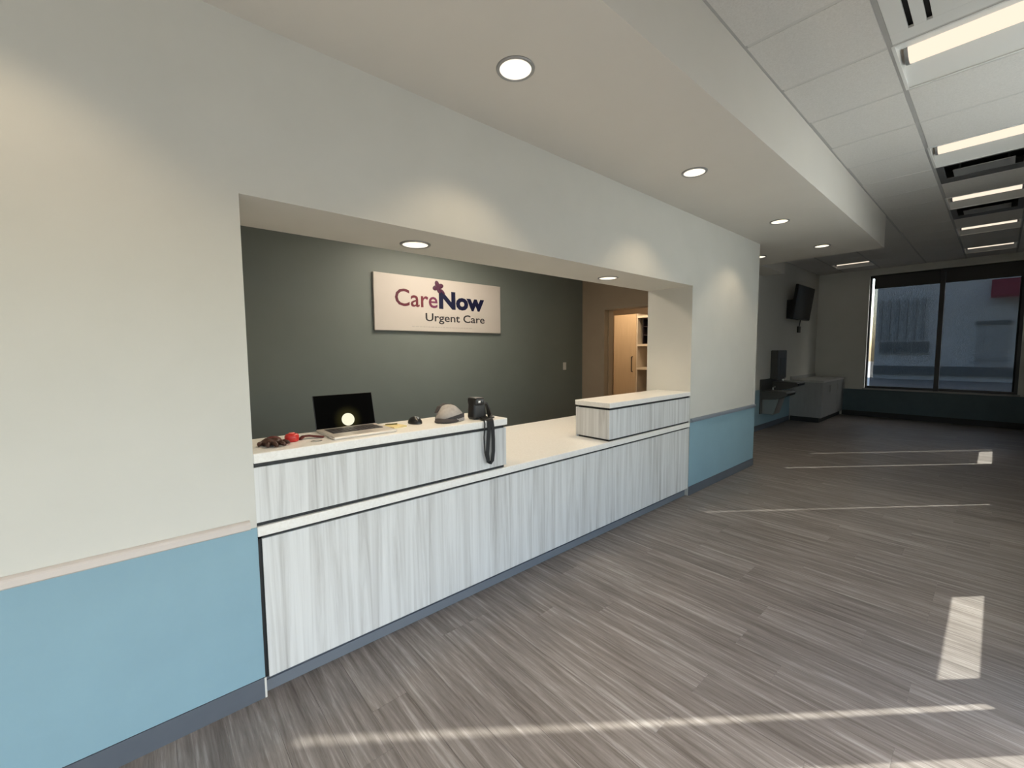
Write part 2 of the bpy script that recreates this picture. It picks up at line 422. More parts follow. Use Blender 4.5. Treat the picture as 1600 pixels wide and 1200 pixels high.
# ------------------------------------------------------------------ air diffusers
DARK = mat('dark diffuser throat', (.02, .02, .02), .6)
def slot_diffuser(k, label):
    x0, x1 = GX0+G*k+.012, GX0+G*(k+1)-.012; y0, y1 = GY0-G+.012, GY0-.012
    t = thing('slot_diffuser', ((x0+x1)/2, (y0+y1)/2, ZT), label, 'air vent')
    ys = [y1-.085, y1-.155]
    edges = [y1] + [v for y in ys for v in (y+.011, y-.011)] + [y0]
    bm = bmesh.new()
    for a, b in zip(edges[::2], edges[1::2]): box(bm, x0+.04, x1-.10, b, a, ZT-.001, ZT+.012, .001)
    box(bm, x0, x0+.04, y0, y1, ZT-.001, ZT+.012); box(bm, x1-.10, x1, y0, y1, ZT-.001, ZT+.012)
    obj('face_plate', bm, WHITEM, t)
    obj('throat', B(x0, x1, y0, y1, ZT+.03, ZT+.06), DARK, t)
    return t
slot_diffuser(0, 'white slot diffuser with two parallel black slots at the top edge')
DGREY = mat('dark grey diffuser frame', (.10, .10, .10), .5)
def plaque_diffuser(k, label):
    x0, x1 = GX0+G*k+.012, GX0+G*(k+1)-.012; y0, y1 = GY0-G+.012, GY0-.012
    t = thing('plaque_diffuser', ((x0+x1)/2, (y0+y1)/2, ZT), label, 'air vent', 'dark square air diffusers')
    bm = bmesh.new()
    for a in ((x0, x1, y1-.05, y1), (x0, x1, y0, y0+.05), (x0, x0+.02, y0+.05, y1-.05), (x1-.16, x1, y0+.05, y1-.05)):
        box(bm, *a, ZT-.001, ZT+.008, .001)
    obj('frame', bm, DGREY, t)
    obj('throat', B((x0, x1, y0, y1, ZT+.10, ZT+.13), (x0, x0+.01, y0, y1, ZT+.008, ZT+.10), (x1-.01, x1, y0, y1, ZT+.008, ZT+.10),
                    (x0+.01, x1-.01, y0, y0+.01, ZT+.008, ZT+.10), (x0+.01, x1-.01, y1-.01, y1, ZT+.008, ZT+.10)), DARK, t)
    obj('plaque', B(x0+.20, x1-.16, y0+.10, y1-.10, ZT+.002, ZT+.010, .002), mat('grey diffuser plaque', (.26, .26, .255), .5) if k == 5 else bpy.data.materials['grey diffuser plaque'], t)
    for yy in (y0+.14, y1-.14): obj('hanger', B(x0+.3, x0+.33, yy-.008, yy+.008, ZT+.010, ZT+.10), DARK, t)
    return t
plaque_diffuser(5, 'larger dark square air diffuser after the second square light')
plaque_diffuser(8, 'smaller dark square air diffuser after the third square light')

# ------------------------------------------------------------------ downlights
def downlight(cx, cy, z, label, group, spot=True, watts=DOWN_W, angle=112):
    t = thing('downlight', (cx, cy, z), label, 'ceiling light', group)
    obj('trim_ring', lathe([(.072, -.001), (.073, -.006), (.080, -.008), (.087, -.005), (.088, .0), (.072, .0)], 40, cx, cy, z), GREYM, t, True)
    obj('reflector', lathe([(.0725, -.0035), (.060, -.0012), (.052, -.001)], 40, cx, cy, z), LEDW, t, True)
    obj('led_lens', lathe([(.052, -.001), (.04, -.003), (.02, -.0045), (0, -.005)], 40, cx, cy, z), LED, t, True)
    if spot:
        l = bpy.data.lights.new('downlight_beam', 'SPOT'); l.energy = watts; l.spot_size = R(angle); l.spot_blend = .5; l.color = (1, .80, .54); l.shadow_soft_size = .045
        o = bpy.data.objects.new('downlight_beam', l); COL.objects.link(o); o.parent = t; o.location = (0, 0, -.02)
    return t
g1 = 'downlights along the soffit'
dl = downlight(1.353, -.463, ZS, 'largest round downlight in the soffit, highest in the photo', g1)
for x, lab in ((-.38, 'round soffit downlight left of the frame'), (-2.1, 'round soffit downlight near the left end wall'),
               (3.08, 'second round soffit downlight from the camera'), (4.895, 'third round soffit downlight from the camera'),
               (6.45, 'fourth round soffit downlight, near the end of the soffit')):
    dup(dl, (x, -.463, ZS), lab)
dup(dl, (6.52, .27, ZS), 'tiny downlight peeking out past the end of the reception wall')
g2 = 'downlights over the counter'
dc = downlight(1.225, .27, ZO, 'left downlight in the opening head above the laptop', g2, True, DOWN_W*1.45, 130)
dup(dc, (3.036, .25, ZO), 'right downlight in the opening head, before the doorway')

# ------------------------------------------------------------------ wainscot, rails, bases
ZR = .739
wc = struct('trim_1', B(XA, XL, -.004, 0, .09, ZR), BLUE, None, 'pale blue wall protection panel left of the counter', 'wall panel')
wc2 = struct('trim_2', B(XR+.002, XE, -.004, 0, .09, ZR), BLUE, None, 'pale blue wall protection panel right of the counter', 'wall panel')
def rail(x0, x1, m, nm, label):
    prof = [(0, ZR), (-.016, ZR+.001), (-.021, ZR+.006), (-.021, ZR+.026), (-.017, ZR+.032), (-.010, ZR+.036), (0, ZR+.038)]
    return struct(nm, prism(prof, 'x', x0, x1), m, None, label, 'chair rail')
rail(XA, XL-.025, CREAM, 'trim_3', 'cream chair rail left of the counter')
rail(XR+.012, XE-.002, RAIL_SHADED, 'trim_4', 'shade-painted slate chair rail right of the counter')
struct('baseboard_left', B((XA, XL+.004, -.007, 0, 0, .088),), BASE, None, 'slate rubber wall base left of the counter', 'baseboard')
struct('baseboard_right', B((XR+.004, XE+.007, -.007, 0, 0, .088), (XE, XE+.007, 0, YR, 0, .088)), BASE, None, 'slate rubber wall base right of the counter', 'baseboard')
struct('baseboard_recess', B(XE+.007, 9.98, YR-.007, YR, 0, .1), BASE, None, 'dark wall base under the drinking fountain', 'baseboard')
struct('baseboard_far', B(XF-.011, XF-.004, YW+.05, .26, 0, .11), BLACK, None, 'black wall base under the far window', 'baseboard')
struct('trim_5', B(XE+.008, 9.98, YR-.004, YR, .1, ZR), BLUE, None, 'pale blue wall protection panel under the fountain', 'wall panel')
cg = B((XE-.045, XE+.002, -.003, 0, .09, 1.22), (XE, XE+.003, -.003, .05, .09, 1.22))
tag(obj('corner_guard', cg, CORNER), 'pale corner guard on the end of the reception wall', 'corner guard')
tag(obj('corner_guard', B((XL-.004, XL+.0035, -.008, -.0005, 0, .088),), CORNER), 'thin white edge strip at the bottom left corner of the counter', 'corner guard')

# ------------------------------------------------------------------ reception counter
ct = thing('reception_counter', ((XL+XR)/2, .5, 0), 'long reception counter faced with pale vertical grain laminate', 'counter')
SX = 2.36
obj('front_panel', B(XL+.017, SX-.0006, .004, .024, .075, .683), LAM, ct)
obj('front_panel', B(SX+.0006, XR-.004, .004, .024, .075, .683), LAM, ct)
obj('reveal_strip', B((XL, XR, .014, .03, .683, .70), (XL, XL+.017, .014, .03, .075, .70)), BLACK, ct)
obj('toe_kick', B((XL+.006, XR, .035, .05, 0, .085),), BASE, ct)
obj('kick_trim', B((XL+.006, XR-.02, .026, .035, .0, .05),), mat('lighter rubber base', (.15, .17, .20), .45), ct)
obj('worktop', B(XL, XR, -.004, 1.09, .697, .739, .003), QUARTZ, ct)
obj('carcass', B((XL+.01, XR-.01, .03, .06, .085, .697), (XL+.01, XL+.04, .06, 1.05, 0, .697), (XR-.04, XR-.01, .06, 1.05, 0, .697), (2.1, 2.13, .06, 1.05, 0, .697)), GREY_LAM, ct)
def ledge(x0, x1, dep, rl, rr):
    zb, zt0, zt = .755, 1.005, 1.046
    obj('ledge_panel', B(x0, x1, .004, .024, zb, zt0-.018), LAM, ct)
    if rl: obj('ledge_end', B(x0, x0+.02, .0245, dep-.02, zb, zt0-.018), LAM, ct)
    if rr: obj('ledge_end', B(x1-.02, x1, .0245, dep-.02, zb, zt0-.018), LAM, ct)
    obj('ledge_back', B(x0+.0, x1, dep-.02, dep-.005, .739, zt0-.018), LAM, ct)
    obj('ledge_reveal', B((x0+.012 if rl else x0, x1-.012 if rr else x1, .014, dep-.03, .739, zb), (x0+.012 if rl else x0, x1-.012 if rr else x1, .014, dep-.03, zt0-.018, zt0)), BLACK, ct)
    obj('ledge_top', B(x0 - (.006 if rl else 0), x1 + (.006 if rr else 0), -.004, dep, zt0, zt, .003), QUARTZ, ct)
LD = .35
ledge(XL, 1.672, LD, False, True)
ledge(2.735, XR, LD, True, False)
ZL = 1.046

# ------------------------------------------------------------------ sign
SGX0, SGX1, SGZ0, SGZ1 = 1.93, 3.71, 1.70, 2.33
sg = thing('wall_sign', ((SGX0+SGX1)/2, YT-.02, SGZ0), 'white clinic sign with maroon and navy lettering on the dark wall', 'sign')
obj('sign_board', B(SGX0, SGX1, YT-.035, YT, SGZ0, SGZ1, .004), mottled('white acrylic', (.56, .51, .46), (.58, .53, .48), 2, .4), sg)
CARE = mat('maroon to purple ink', (.2, .03, .05), .4)
_v = mapping(CARE, (1, 1, 1)); _n, _l, _b = nodes(CARE)
_s = _n.new('ShaderNodeSeparateXYZ'); _l.new(_v, _s.inputs[0]); _m = _n.new('ShaderNodeMapRange')
_m.inputs['From Min'].default_value = 2.17; _m.inputs['From Max'].default_value = 2.74; _l.new(_s.outputs['X'], _m.inputs['Value'])
_l.new(ramp(CARE, _m.outputs[0], [(0, (.085, .008, .022)), (.6, (.15, .02, .03)), (1, (.15, .022, .09))]), _b.inputs['Base Color'])
NAVY = mat('navy ink', (.004, .005, .035), .4); CHAR = mat('charcoal ink', (.03, .028, .03), .4); EMB = mat('dark plum ink', (.07, .012, .04), .4)
def text(name, s, x0, x1, zbase, cap, m, off=0.0, parent=sg, y=YT-.0355):
    """one word as extruded letters, stretched to run from x0 to x1 with the given capital height"""
    cu = bpy.data.curves.new(name, 'FONT'); cu.body = s; cu.size = 1; cu.offset = off; cu.extrude = .004; cu.resolution_u = 3
    to = bpy.data.objects.new('tmp', cu); COL.objects.link(to)
    dg = bpy.context.evaluated_depsgraph_get(); dg.update()
    me = bpy.data.meshes.new_from_object(to.evaluated_get(dg)); bm = bmesh.new(); bm.from_mesh(me)
    bpy.data.objects.remove(to); bpy.data.curves.remove(cu); bpy.data.meshes.remove(me)
    a = min(v.co.x for v in bm.verts); b = max(v.co.x for v in bm.verts)
    CAPH = .73
    sx = (x1-x0)/(b-a); sz = cap/CAPH
    for v in bm.verts:
        c = v.co.copy(); v.co = (x0+(c.x-a)*sx, y - (c.z*.35), zbase + c.y*sz)
    return obj(name, bm, m, parent)
text('care_lettering', 'Care', 2.175, 2.725, 1.985, .20, CARE, .010)
text('now_lettering', 'Now', 2.745, 3.43, 1.99, .205, NAVY, .045)
text('tagline_lettering', 'Urgent Care', 2.558, 3.434, 1.825, .098, CHAR, .012)
# small petal emblem above the lettering
bm = bmesh.new()
ec = Vector((2.735, YT-.037, 2.235))
for k in range(4):
    a = R(20 + 90*k); dx, dz = math.cos(a), math.sin(a)
    vs = ellipsoid(bm, (0, 0, 0), (.042, .003, .030), u=12, v=6)
    bmesh.ops.rotate(bm, cent=(0, 0, 0), matrix=Euler((0, -a, 0)).to_matrix(), verts=vs)
    bmesh.ops.translate(bm, vec=(ec.x+dx*.037, ec.y, ec.z+dz*.037), verts=vs)
vs = ellipsoid(bm, (2.80, ec.y, 2.185), (.04, .003, .016), rot=(0, R(45), 0), u=12, v=6)
obj('emblem', bm, EMB, sg, True)
bm = bmesh.new(); x = 2.38
while x < 3.23:                       # one row of print too small to read
    w = random.uniform(.012, .045); box(bm, x, min(x+w, 3.235), YT-.0365, YT-.035, 1.749, 1.759); x += w+.012
o = obj('fine_print', bm, mat('faint grey print', (.46, .42, .39), .5), sg)

# switch on the accent wall
sw = thing('light_switch', (5.044, YT, 1.16), 'white light switch on the dark wall near the corner', 'switch')
obj('switch_plate', B(5.008, 5.080, YT-.007, YT, 1.16, 1.278, .003), WHITEP, sw)
obj('rocker', B(5.028, 5.060, YT-.012, YT-.007, 1.185, 1.253, .002), WHITEP, sw)

# ------------------------------------------------------------------ storage room seen through the doorway
tc = thing('tall_cabinet', (7.3, 2.745, 0), 'tall tan cabinet with a dark bar handle beyond the doorway', 'cabinet')
obj('body', B(7.02, 7.6, 2.50, 3.0, 0, 2.14), TAN_LAM, tc)
dr = obj('door', B(7.0, 7.02, 2.503, 2.997, .1, 2.137, .002), TAN_LAM, tc)
obj('handle', tube([(7.0, 2.575, 1.06), (6.965, 2.575, 1.06), (6.965, 2.575, 1.34), (7.0, 2.575, 1.34)], .009), BLACKM, dr)
sh = thing('shelf_unit', (7.3, 2.05, 0), 'open white shelf unit with dark cubbies beside the tall cabinet', 'shelf')
WL_ = mat('white shelf', (.62, .55, .46), .5)
obj('side_panel', B(7.0, 7.6, 2.475, 2.495, 0, 2.14), WL_, sh); obj('side_panel', B(7.0, 7.6, 1.6, 1.62, 0, 2.14), WL_, sh)
obj('back_panel', B(7.58, 7.6, 1.62, 2.475, 0, 2.14), mat('shelf back', (.26, .2, .14), .6), sh)
for z in (1.12, 1.555, 2.08): obj('shelf', B(7.0, 7.58, 1.62, 2.475, z-.02, z+.02), WL_, sh)
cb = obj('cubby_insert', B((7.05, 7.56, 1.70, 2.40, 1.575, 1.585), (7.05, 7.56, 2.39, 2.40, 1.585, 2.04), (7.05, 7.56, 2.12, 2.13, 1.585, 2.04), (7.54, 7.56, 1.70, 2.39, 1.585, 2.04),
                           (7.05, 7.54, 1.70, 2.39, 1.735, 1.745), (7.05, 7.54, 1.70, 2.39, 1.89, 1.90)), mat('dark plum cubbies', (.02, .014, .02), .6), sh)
def lamp(name, loc, sx, sy, w, col, label):
    t = thing(name, loc, label, 'ceiling light')
    x, y, z = loc
    obj('frame', B((x-sx/2-.02, x+sx/2+.02, y-sy/2-.02, y-sy/2, z-.012, z), (x-sx/2-.02, x+sx/2+.02, y+sy/2, y+sy/2+.02, z-.012, z),
                   (x-sx/2-.02, x-sx/2, y-sy/2, y+sy/2, z-.012, z), (x+sx/2, x+sx/2+.02, y-sy/2, y+sy/2, z-.012, z)), WHITEM, t)
    obj('diffuser', B(x-sx/2, x+sx/2, y-sy/2, y+sy/2, z-.008, z), emis(name+' panel', col, w), t)
lamp('flat_panel_light', (6.35, 2.3, 2.74), .58, 1.18, 18, (1, .76, .5), 'flat ceiling panel light of the storage room')
lamp('flat_panel_light', (2.6, 1.65, 2.74), 1.18, .58, 17.0, (1, .88, .72), 'unseen flat panel light added to brighten the office')  # added lamp above the opening head, lights the accent wall and counter

# ------------------------------------------------------------------ things on the counter
SILVER = mottled('silver aluminium', (.62, .58, .53), (.66, .62, .57), 5, .35, metal=.3)
KEY = mat('dark keys', (.05, .045, .045), .5)
def tilt(bm, ang, piv, axis='X'):
    bmesh.ops.rotate(bm, cent=piv, matrix=Matrix.Rotation(ang, 3, axis), verts=bm.verts); return bm
SCRG = mat('lit laptop screen', (.003, .003, .003), .3, 0, .0, (1, .88, .25), 0)
_n, _l, _b = nodes(SCRG); _t = _n.new('ShaderNodeTexCoord'); _a = _n.new('ShaderNodeVectorMath'); _a.operation = 'SUBTRACT'; _a.inputs[1].default_value = (.0085, -.013, -.049)
_g = _n.new('ShaderNodeVectorMath'); _g.operation = 'LENGTH'; _m = _n.new('ShaderNodeMapRange'); _m.interpolation_type = 'SMOOTHSTEP'
for k_, v_ in (('From Min', .02), ('From Max', .085), ('To Min', .028), ('To Max', 0)): _m.inputs[k_].default_value = v_
_l.new(_t.outputs['Object'], _a.inputs[0]); _l.new(_a.outputs[0], _g.inputs[0]); _l.new(_g.outputs['Value'], _m.inputs['Value']); _l.new(_m.outputs[0], _b.inputs['Emission Strength'])
lt = thing('laptop', (.845, .24, ZL), 'open silver laptop showing a glowing disc on a black screen', 'laptop')
LX0, LX1, LY0, LY1 = .655, .972, .045, .318
obj('base', B(LX0, LX1, LY0, LY1, ZL, ZL+.014, .004), SILVER, lt)
kb = obj('keyboard', B(LX0+.03, LX1-.03, LY0+.10, LY1-.03, ZL+.014, ZL+.0146), KEY, lt)
bm = bmesh.new()
for r in range(5):
    for c in range(12):
        x = LX0+.036+c*.0212; y = LY0+.106+r*.0178; box(bm, x, x+.0172, y, y+.0145, ZL+.0146, ZL+.0168)
obj('keys', bm, KEY, kb)
obj('trackpad', B(.765, .86, LY0+.02, LY0+.088, ZL+.014, ZL+.0145), mat('trackpad grey', (.48, .45, .42), .3), lt)
piv = (.8135, LY1-.004, ZL+.012); ta = R(-15)
def lid(*b, bev=0): return tilt(B(*b, bev=bev), ta, piv)
ld = obj('lid', lid(LX0, LX1, LY1-.007, LY1-.001, ZL+.012, ZL+.190, bev=.002), BLACKM, lt)
obj('screen', lid(LX0+.004, LX1-.004, LY1-.0085, LY1-.007, ZL+.014, ZL+.188), SCRG, ld)
dk = lathe([(.0, 0), (.034, 0), (.034, .0006), (0, .0006)], 36, 0, 0, 0, 'y'); bmesh.ops.translate(dk, vec=(.822, LY1-.0092, ZL+.050), verts=dk.verts)
obj('screen_disc', tilt(dk, ta, piv), MOON, ld)

pad = thing('sticky_note_pad', (1.06, .20, ZL), 'pale yellow note pad with a pencil beside the laptop', 'note pad')
obj('sheets', B(.985, 1.07, .14, .25, ZL, ZL+.008, rot=(0, 0, R(12))), mat('pale yellow paper', (.75, .62, .30), .7), pad)
pc = tube([(.99, .225, ZL+.0125), (1.05, .205, ZL+.0125)], .004, 6)
tag(obj('pencil', pc, mat('olive pencil', (.16, .13, .04), .5)), 'short dark pencil lying on the yellow note pad', 'pencil')

# mouse
ms = thing('computer_mouse', (1.165, .215, ZL), 'small black mouse right of the laptop', 'mouse')
bm = bmesh.new(); ellipsoid(bm, (1.165, .215, ZL+.001), (.036, .055, .036), u=20, v=14)
for v in bm.verts:
    if v.co.z < ZL: v.co.z = ZL
    v.co.z += .004*math.cos((v.co.y-.215)*20) if v.co.z > ZL+.001 else 0
obj('shell', bm, BLACKP, ms, True)
obj('wheel', lathe([(.0, -.004), (.008, -.004), (.008, .004), (0, .004)], 14, 1.165, .185, ZL+.033, 'x'), GREYM, ms)

# glasses case / dark brown sunglasses, red tape, dark red strap at the left end
BROWN = mat('dark brown leather', (.05, .016, .008), .5); REDP = mat('red plastic', (.55, .03, .025), .35); DRED = mat('dark red fabric', (.10, .015, .010), .7)
gl = thing('work_glove', (.42, .13, ZL), 'dark brown leather glove lying at the left end of the ledge', 'glove')
GX, GYY = .415, .135
bm = bmesh.new(); ellipsoid(bm, (GX, GYY+.02, ZL+.013), (.042, .046, .015), (0, 0, R(20)), 18, 10)
for v in bm.verts: v.co.z = max(v.co.z + .003*math.sin(v.co.x*160), ZL)
obj('palm', bm, BROWN, gl, True)
for k, (dx, dy, a) in enumerate([(-.020, -.015, 262), (.000, -.022, 275), (.020, -.020, 288), (.036, -.008, 305)]):
    bm = bmesh.new(); p = Vector((GX+dx, GYY+dy, ZL+.011)); d = Vector((math.cos(R(a)), math.sin(R(a)), 0))
    L_ = (.9, 1.05, 1.0, .8)[k]
    tube([p, p+d*.026*L_+Vector((0, 0, .004)), p+d*.048*L_, p+d*.058*L_-Vector((0, 0, .003))], [.0098, .0098, .0088, .0045], 8, bm)
    obj('finger', bm, BROWN, gl, True)
bm = bmesh.new(); tube([(GX-.030, GYY+.022, ZL+.010), (GX-.048, GYY+.002, ZL+.012), (GX-.054, GYY-.018, ZL+.009)], [.010, .0095, .005], 8, bm); obj('thumb', bm, BROWN, gl, True)
bm = bmesh.new(); tube([(GX+.012, GYY+.056, ZL+.012), (GX+.024, GYY+.088, ZL+.012)], [.030, .035], 14, bm)
for v in bm.verts: v.co.z = ZL + max(0, v.co.z-ZL)*.55
obj('cuff', bm, DRED, gl, True)
RX, RY = .505, .165
rt_ = thing('tape_measure', (RX, RY, ZL), 'bright red round tape measure next to the brown glove', 'tape measure')
obj('case', lathe([(0, 0), (.026, .0), (.030, .006), (.030, .026), (.025, .034), (.012, .037), (0, .037)], 28, RX, RY, ZL), REDP, rt_, True)
obj('hub', lathe([(0, .0365), (.013, .0365), (.013, .040), (0, .041)], 20, RX, RY, ZL), mat('pale red cap', (.75, .16, .13), .4), rt_, True)
st = tube([(.537, .165, ZL+.004), (.560, .185, ZL+.013), (.585, .180, ZL+.013), (.615, .165, ZL+.008), (.642, .15, ZL+.004)], .0, flat=(.024, .007, (0, 1, 0)))
tag(obj('red_strap', st, DRED), 'dark red fabric strap between the tape measure and the laptop', 'strap')
kr = bmesh.new(); pts = [(.590+.024*math.cos(a), .085+.016*math.sin(a), ZL+.002) for a in [2*math.pi*k/20 for k in range(21)]]
tube(pts, .0016, 6, kr)
tag(obj('key_ring', kr, STEEL), 'thin metal ring lying in front of the red strap', 'ring')

# grey cap with a dark band
cp = thing('baseball_cap', (1.36, .17, ZL), 'crumpled light grey cap with a dark brim by the camera pouch', 'cap')
GREYF = mottled('light grey cotton', (.36, .33, .31), (.44, .41, .39), 40, .85, .2); DARKF = mottled('dark grey cotton', (.045, .04, .042), (.07, .062, .064), 40, .85)
bm = bmesh.new(); ellipsoid(bm, (1.375, .175, ZL), (.088, .085, .092), (0, R(-8), 0), 24, 16)
for v in bm.verts:
    v.co.z = max(v.co.z, ZL+.002)
    if v.co.z > ZL+.01:
        v.co.z += .006*math.sin(v.co.x*60+v.co.y*45); v.co.y += .004*math.sin(v.co.x*90)
obj('crown', bm, GREYF, cp, True)
bm = bmesh.new()
for i in range(15):
    a = R(150 + i*12)
    for (r0, z0) in ((.072, .030), (.135, .010)):
        pass
n = 14; ins, outs, insb, outsb = [], [], [], []
for i in range(n+1):
    a = R(165 + 120*i/n); c, s = math.cos(a), math.sin(a); w = math.sin(math.pi*i/n)
    x0, y0 = 1.375+.080*c, .175+.076*s
    ins.append(bm.verts.new((x0, y0, ZL+.022))); outs.append(bm.verts.new((x0+.05*w*c-.012*w, y0+.05*w*s, ZL+.008)))
    insb.append(bm.verts.new((x0, y0, ZL+.017))); outsb.append(bm.verts.new((x0+.05*w*c-.012*w, y0+.05*w*s, ZL+.003)))
for i in range(n):
    bm.faces.new((ins[i], ins[i+1], outs[i+1], outs[i])); bm.faces.new((insb[i+1], insb[i], outsb[i], outsb[i+1])); bm.faces.new((outs[i], outs[i+1], outsb[i+1], outsb[i]))
bmesh.ops.remove_doubles(bm, verts=bm.verts, dist=1e-5); bmesh.ops.recalc_face_normals(bm, faces=bm.faces)
obj('brim', bm, DARKF, cp, True)
bm = bmesh.new(); pts = [(1.375+.0865*math.cos(R(a)), .175+.0835*math.sin(R(a)), ZL+.016+.016*math.sin(R(a*1.5))) for a in range(120, 400, 14)]
tube(pts, 0, bm=bm, flat=(.024, .003, (0, 0, 1))); obj('band', bm, DARKF, cp)
bm = bmesh.new(); tube([(1.30, .205, ZL+.05), (1.325, .215, ZL+.082), (1.37, .22, ZL+.096), (1.42, .21, ZL+.088)], 0, bm=bm, flat=(.03, .004, (0, 1, 0))); obj('back_strap', bm, DARKF, cp)

# black camera pouch with its strap hanging over the counter front
po = thing('camera_pouch', (1.52, .10, ZL), 'black camera pouch standing on the ledge with a hanging strap', 'pouch')
bm = bmesh.new(); box(bm, 1.475, 1.575, .065, .145, ZL, ZL+.125, .018, seg=3)
for v in bm.verts:
    t = (v.co.z-ZL)/.125; v.co.x += (1.525-v.co.x)*.18*t; v.co.y += (.105-v.co.y)*.15*t
obj('body', bm, BLACKP, po, True)
bm = bmesh.new(); box(bm, 1.478, 1.562, .058, .150, ZL+.085, ZL+.133, .014, seg=3)
for v in bm.verts: v.co.x += (1.52-v.co.x)*.15
obj('flap', bm, mat('black nylon', (.02, .02, .02), .3), po, True)
bm = bmesh.new(); ellipsoid(bm, (1.512, .059, ZL+.108), (.011, .006, .010)); obj('snap', bm, mat('polished snap', (.85, .85, .85), .15, 1), po, True)
bm = bmesh.new(); tube([(1.575, .12, ZL+.10), (1.605, .115, ZL+.085), (1.612, .10, ZL+.045), (1.598, .07, ZL+.012), (1.585, .03, ZL+.006)], 0, bm=bm, flat=(.03, .008, (0, 1, 0)))
obj('side_loop', bm, BLACKP, po)
zt_ = ZL+.005
bm = bmesh.new(); tube([(1.535, .075, zt_+.01), (1.53, .03, zt_), (1.527, -.004, zt_), (1.526, -.013, zt_-.008), (1.524, -.016, zt_-.06), (1.516, -.016, zt_-.13), (1.508, -.018, zt_-.20), (1.512, -.020, zt_-.245),
                        (1.527, -.020, zt_-.262), (1.545, -.018, zt_-.245), (1.555, -.016, zt_-.19), (1.556, -.016, zt_-.12), (1.552, -.016, zt_-.05), (1.548, -.013, zt_-.006), (1.548, -.004, zt_+.002), (1.555, .03, zt_+.001), (1.56, .08, zt_+.012)],
                       0, bm=bm, flat=(.022, .004, (1, -.25, 0)))
obj('strap', bm, mat('black webbing', (.008, .008, .009), .7), po)
bm = bmesh.new(); tube([(1.505, .07, zt_+.008), (1.50, .02, zt_), (1.497, -.006, zt_), (1.495, -.014, zt_-.02), (1.487, -.015, zt_-.10), (1.492, -.016, zt_-.19), (1.503, -.016, zt_-.23)], .0045, 6, bm)
obj('cord', bm, BLACKP, po)

# ------------------------------------------------------------------ recess: television, fountain, corner cabinet
tv = thing('wall_television', (10.05, .7, 2.03), 'black wall television tilted forward on a wall mount', 'television')
def tt(bm): return tilt(bm, R(7), (10, .66, 2.04))
obj('cabinet', tt(B(9.47, 10.56, .66, .71, 2.04, 2.70, .006)), BLACKP, tv)
obj('screen', tt(B(9.485, 10.545, .657, .66, 2.06, 2.685)), SCREENB, tv)
obj('mount', B((9.58, 10.3, .70, .80, 2.06, 2.42), (9.56, 9.62, .64, .70, 2.2, 2.4)), BLACKM, tv)
ol = thing('wall_outlet', (10.36, YR, 1.80), 'small dark outlet with a cord below the television', 'outlet')
obj('plate', B(10.28, 10.44, YR-.025, YR, 1.80, 1.93, .004), BLACKP, ol)
obj('cord', tube([(10.36, YR-.015, 1.93), (10.35, YR-.03, 2.0), (10.30, YR-.05, 2.07)], .008), BLACKP, ol)

DSTEEL = mat('dark grey steel', (.10, .10, .098), .4, .7)
fn = thing('drinking_fountain', (8.75, .75, .28), 'two level steel drinking fountain with bottle filler panel', 'fountain')
bf = obj('bottle_filler', B(8.80, 9.30, .68, .80, .90, 1.44, .01), DSTEEL, fn)
obj('filler_recess', B(8.93, 9.20, .676, .682, .97, 1.30), BLACKP, bf)
obj('back_panel', B(8.30, 9.40, .78, .80, .30, .92), DSTEEL, fn)
def basin(x0, x1, zt, nm):
    pts = [(.80, zt-.16), (.80, zt), (.40, zt-.005), (.375, zt-.03), (.39, zt-.07), (.55, zt-.14)]
    b = obj('basin', prism(pts, 'x', x0, x1), DSTEEL, fn)
    obj('basin_bowl', lathe([(.0, -.0), (.09, .001), (.14, .004), (.15, .003), (.15, .0)], 24, (x0+x1)/2, .55, zt), STEEL, b, True)
    obj('bubbler', tube([((x0+x1)/2+.1, .70, zt), ((x0+x1)/2+.1, .70, zt+.04), ((x0+x1)/2+.08, .66, zt+.06)], .014), STEEL, b)
    obj('push_bar', B(x0+.05, x1-.05, .372, .382, zt-.06, zt-.03), BLACKP, b)
basin(8.33, 8.80, .72, 'l'); basin(8.88, 9.34, .86, 'r')
obj('shroud', prism([(.80, .30), (.80, .56), (.52, .585), (.60, .30)], 'x', 8.40, 8.72), STEEL, fn)

cc = thing('corner_cabinet', (10.85, .52, 0), 'low grey laminate cabinet with flat top in the far corner', 'cabinet')
CX0, CY0 = 9.98, .25
obj('end_panel', B(CX0, CX0+.02, CY0+.002, YR-.002, .1, .80), GREY_LAM, cc)
for a, b in ((CX0+.023, 10.55), (10.555, 11.14), (11.145, XF-.005)):
    d_ = obj('door', B(a, b, CY0, CY0+.02, .1, .795, .002), GREY_LAM, cc)
    obj('handle', tube([((b-.05), CY0, .60), ((b-.05), CY0-.025, .60), ((b-.05), CY0-.025, .72), ((b-.05), CY0, .72)], .006, 6), STEEL, d_)
obj('carcass', B((CX0+.02, XF-.004, CY0+.021, YR-.002, .1, .79),), GREY_LAM, cc)
obj('toe_kick', B((CX0+.05, XF-.012, CY0+.05, YR-.01, 0, .1),), BLACK, cc)
obj('top', B(CX0-.02, XF-.005, CY0-.02, YR-.001, .80, .835, .003), mottled('grey countertop', (.40, .40, .39), (.47, .47, .45), 40, .35), cc)
obj('backsplash', B(CX0, XF-.005, YR-.02, YR-.001, .835, .90), mat('pale backsplash', (.42, .42, .41), .4), cc)

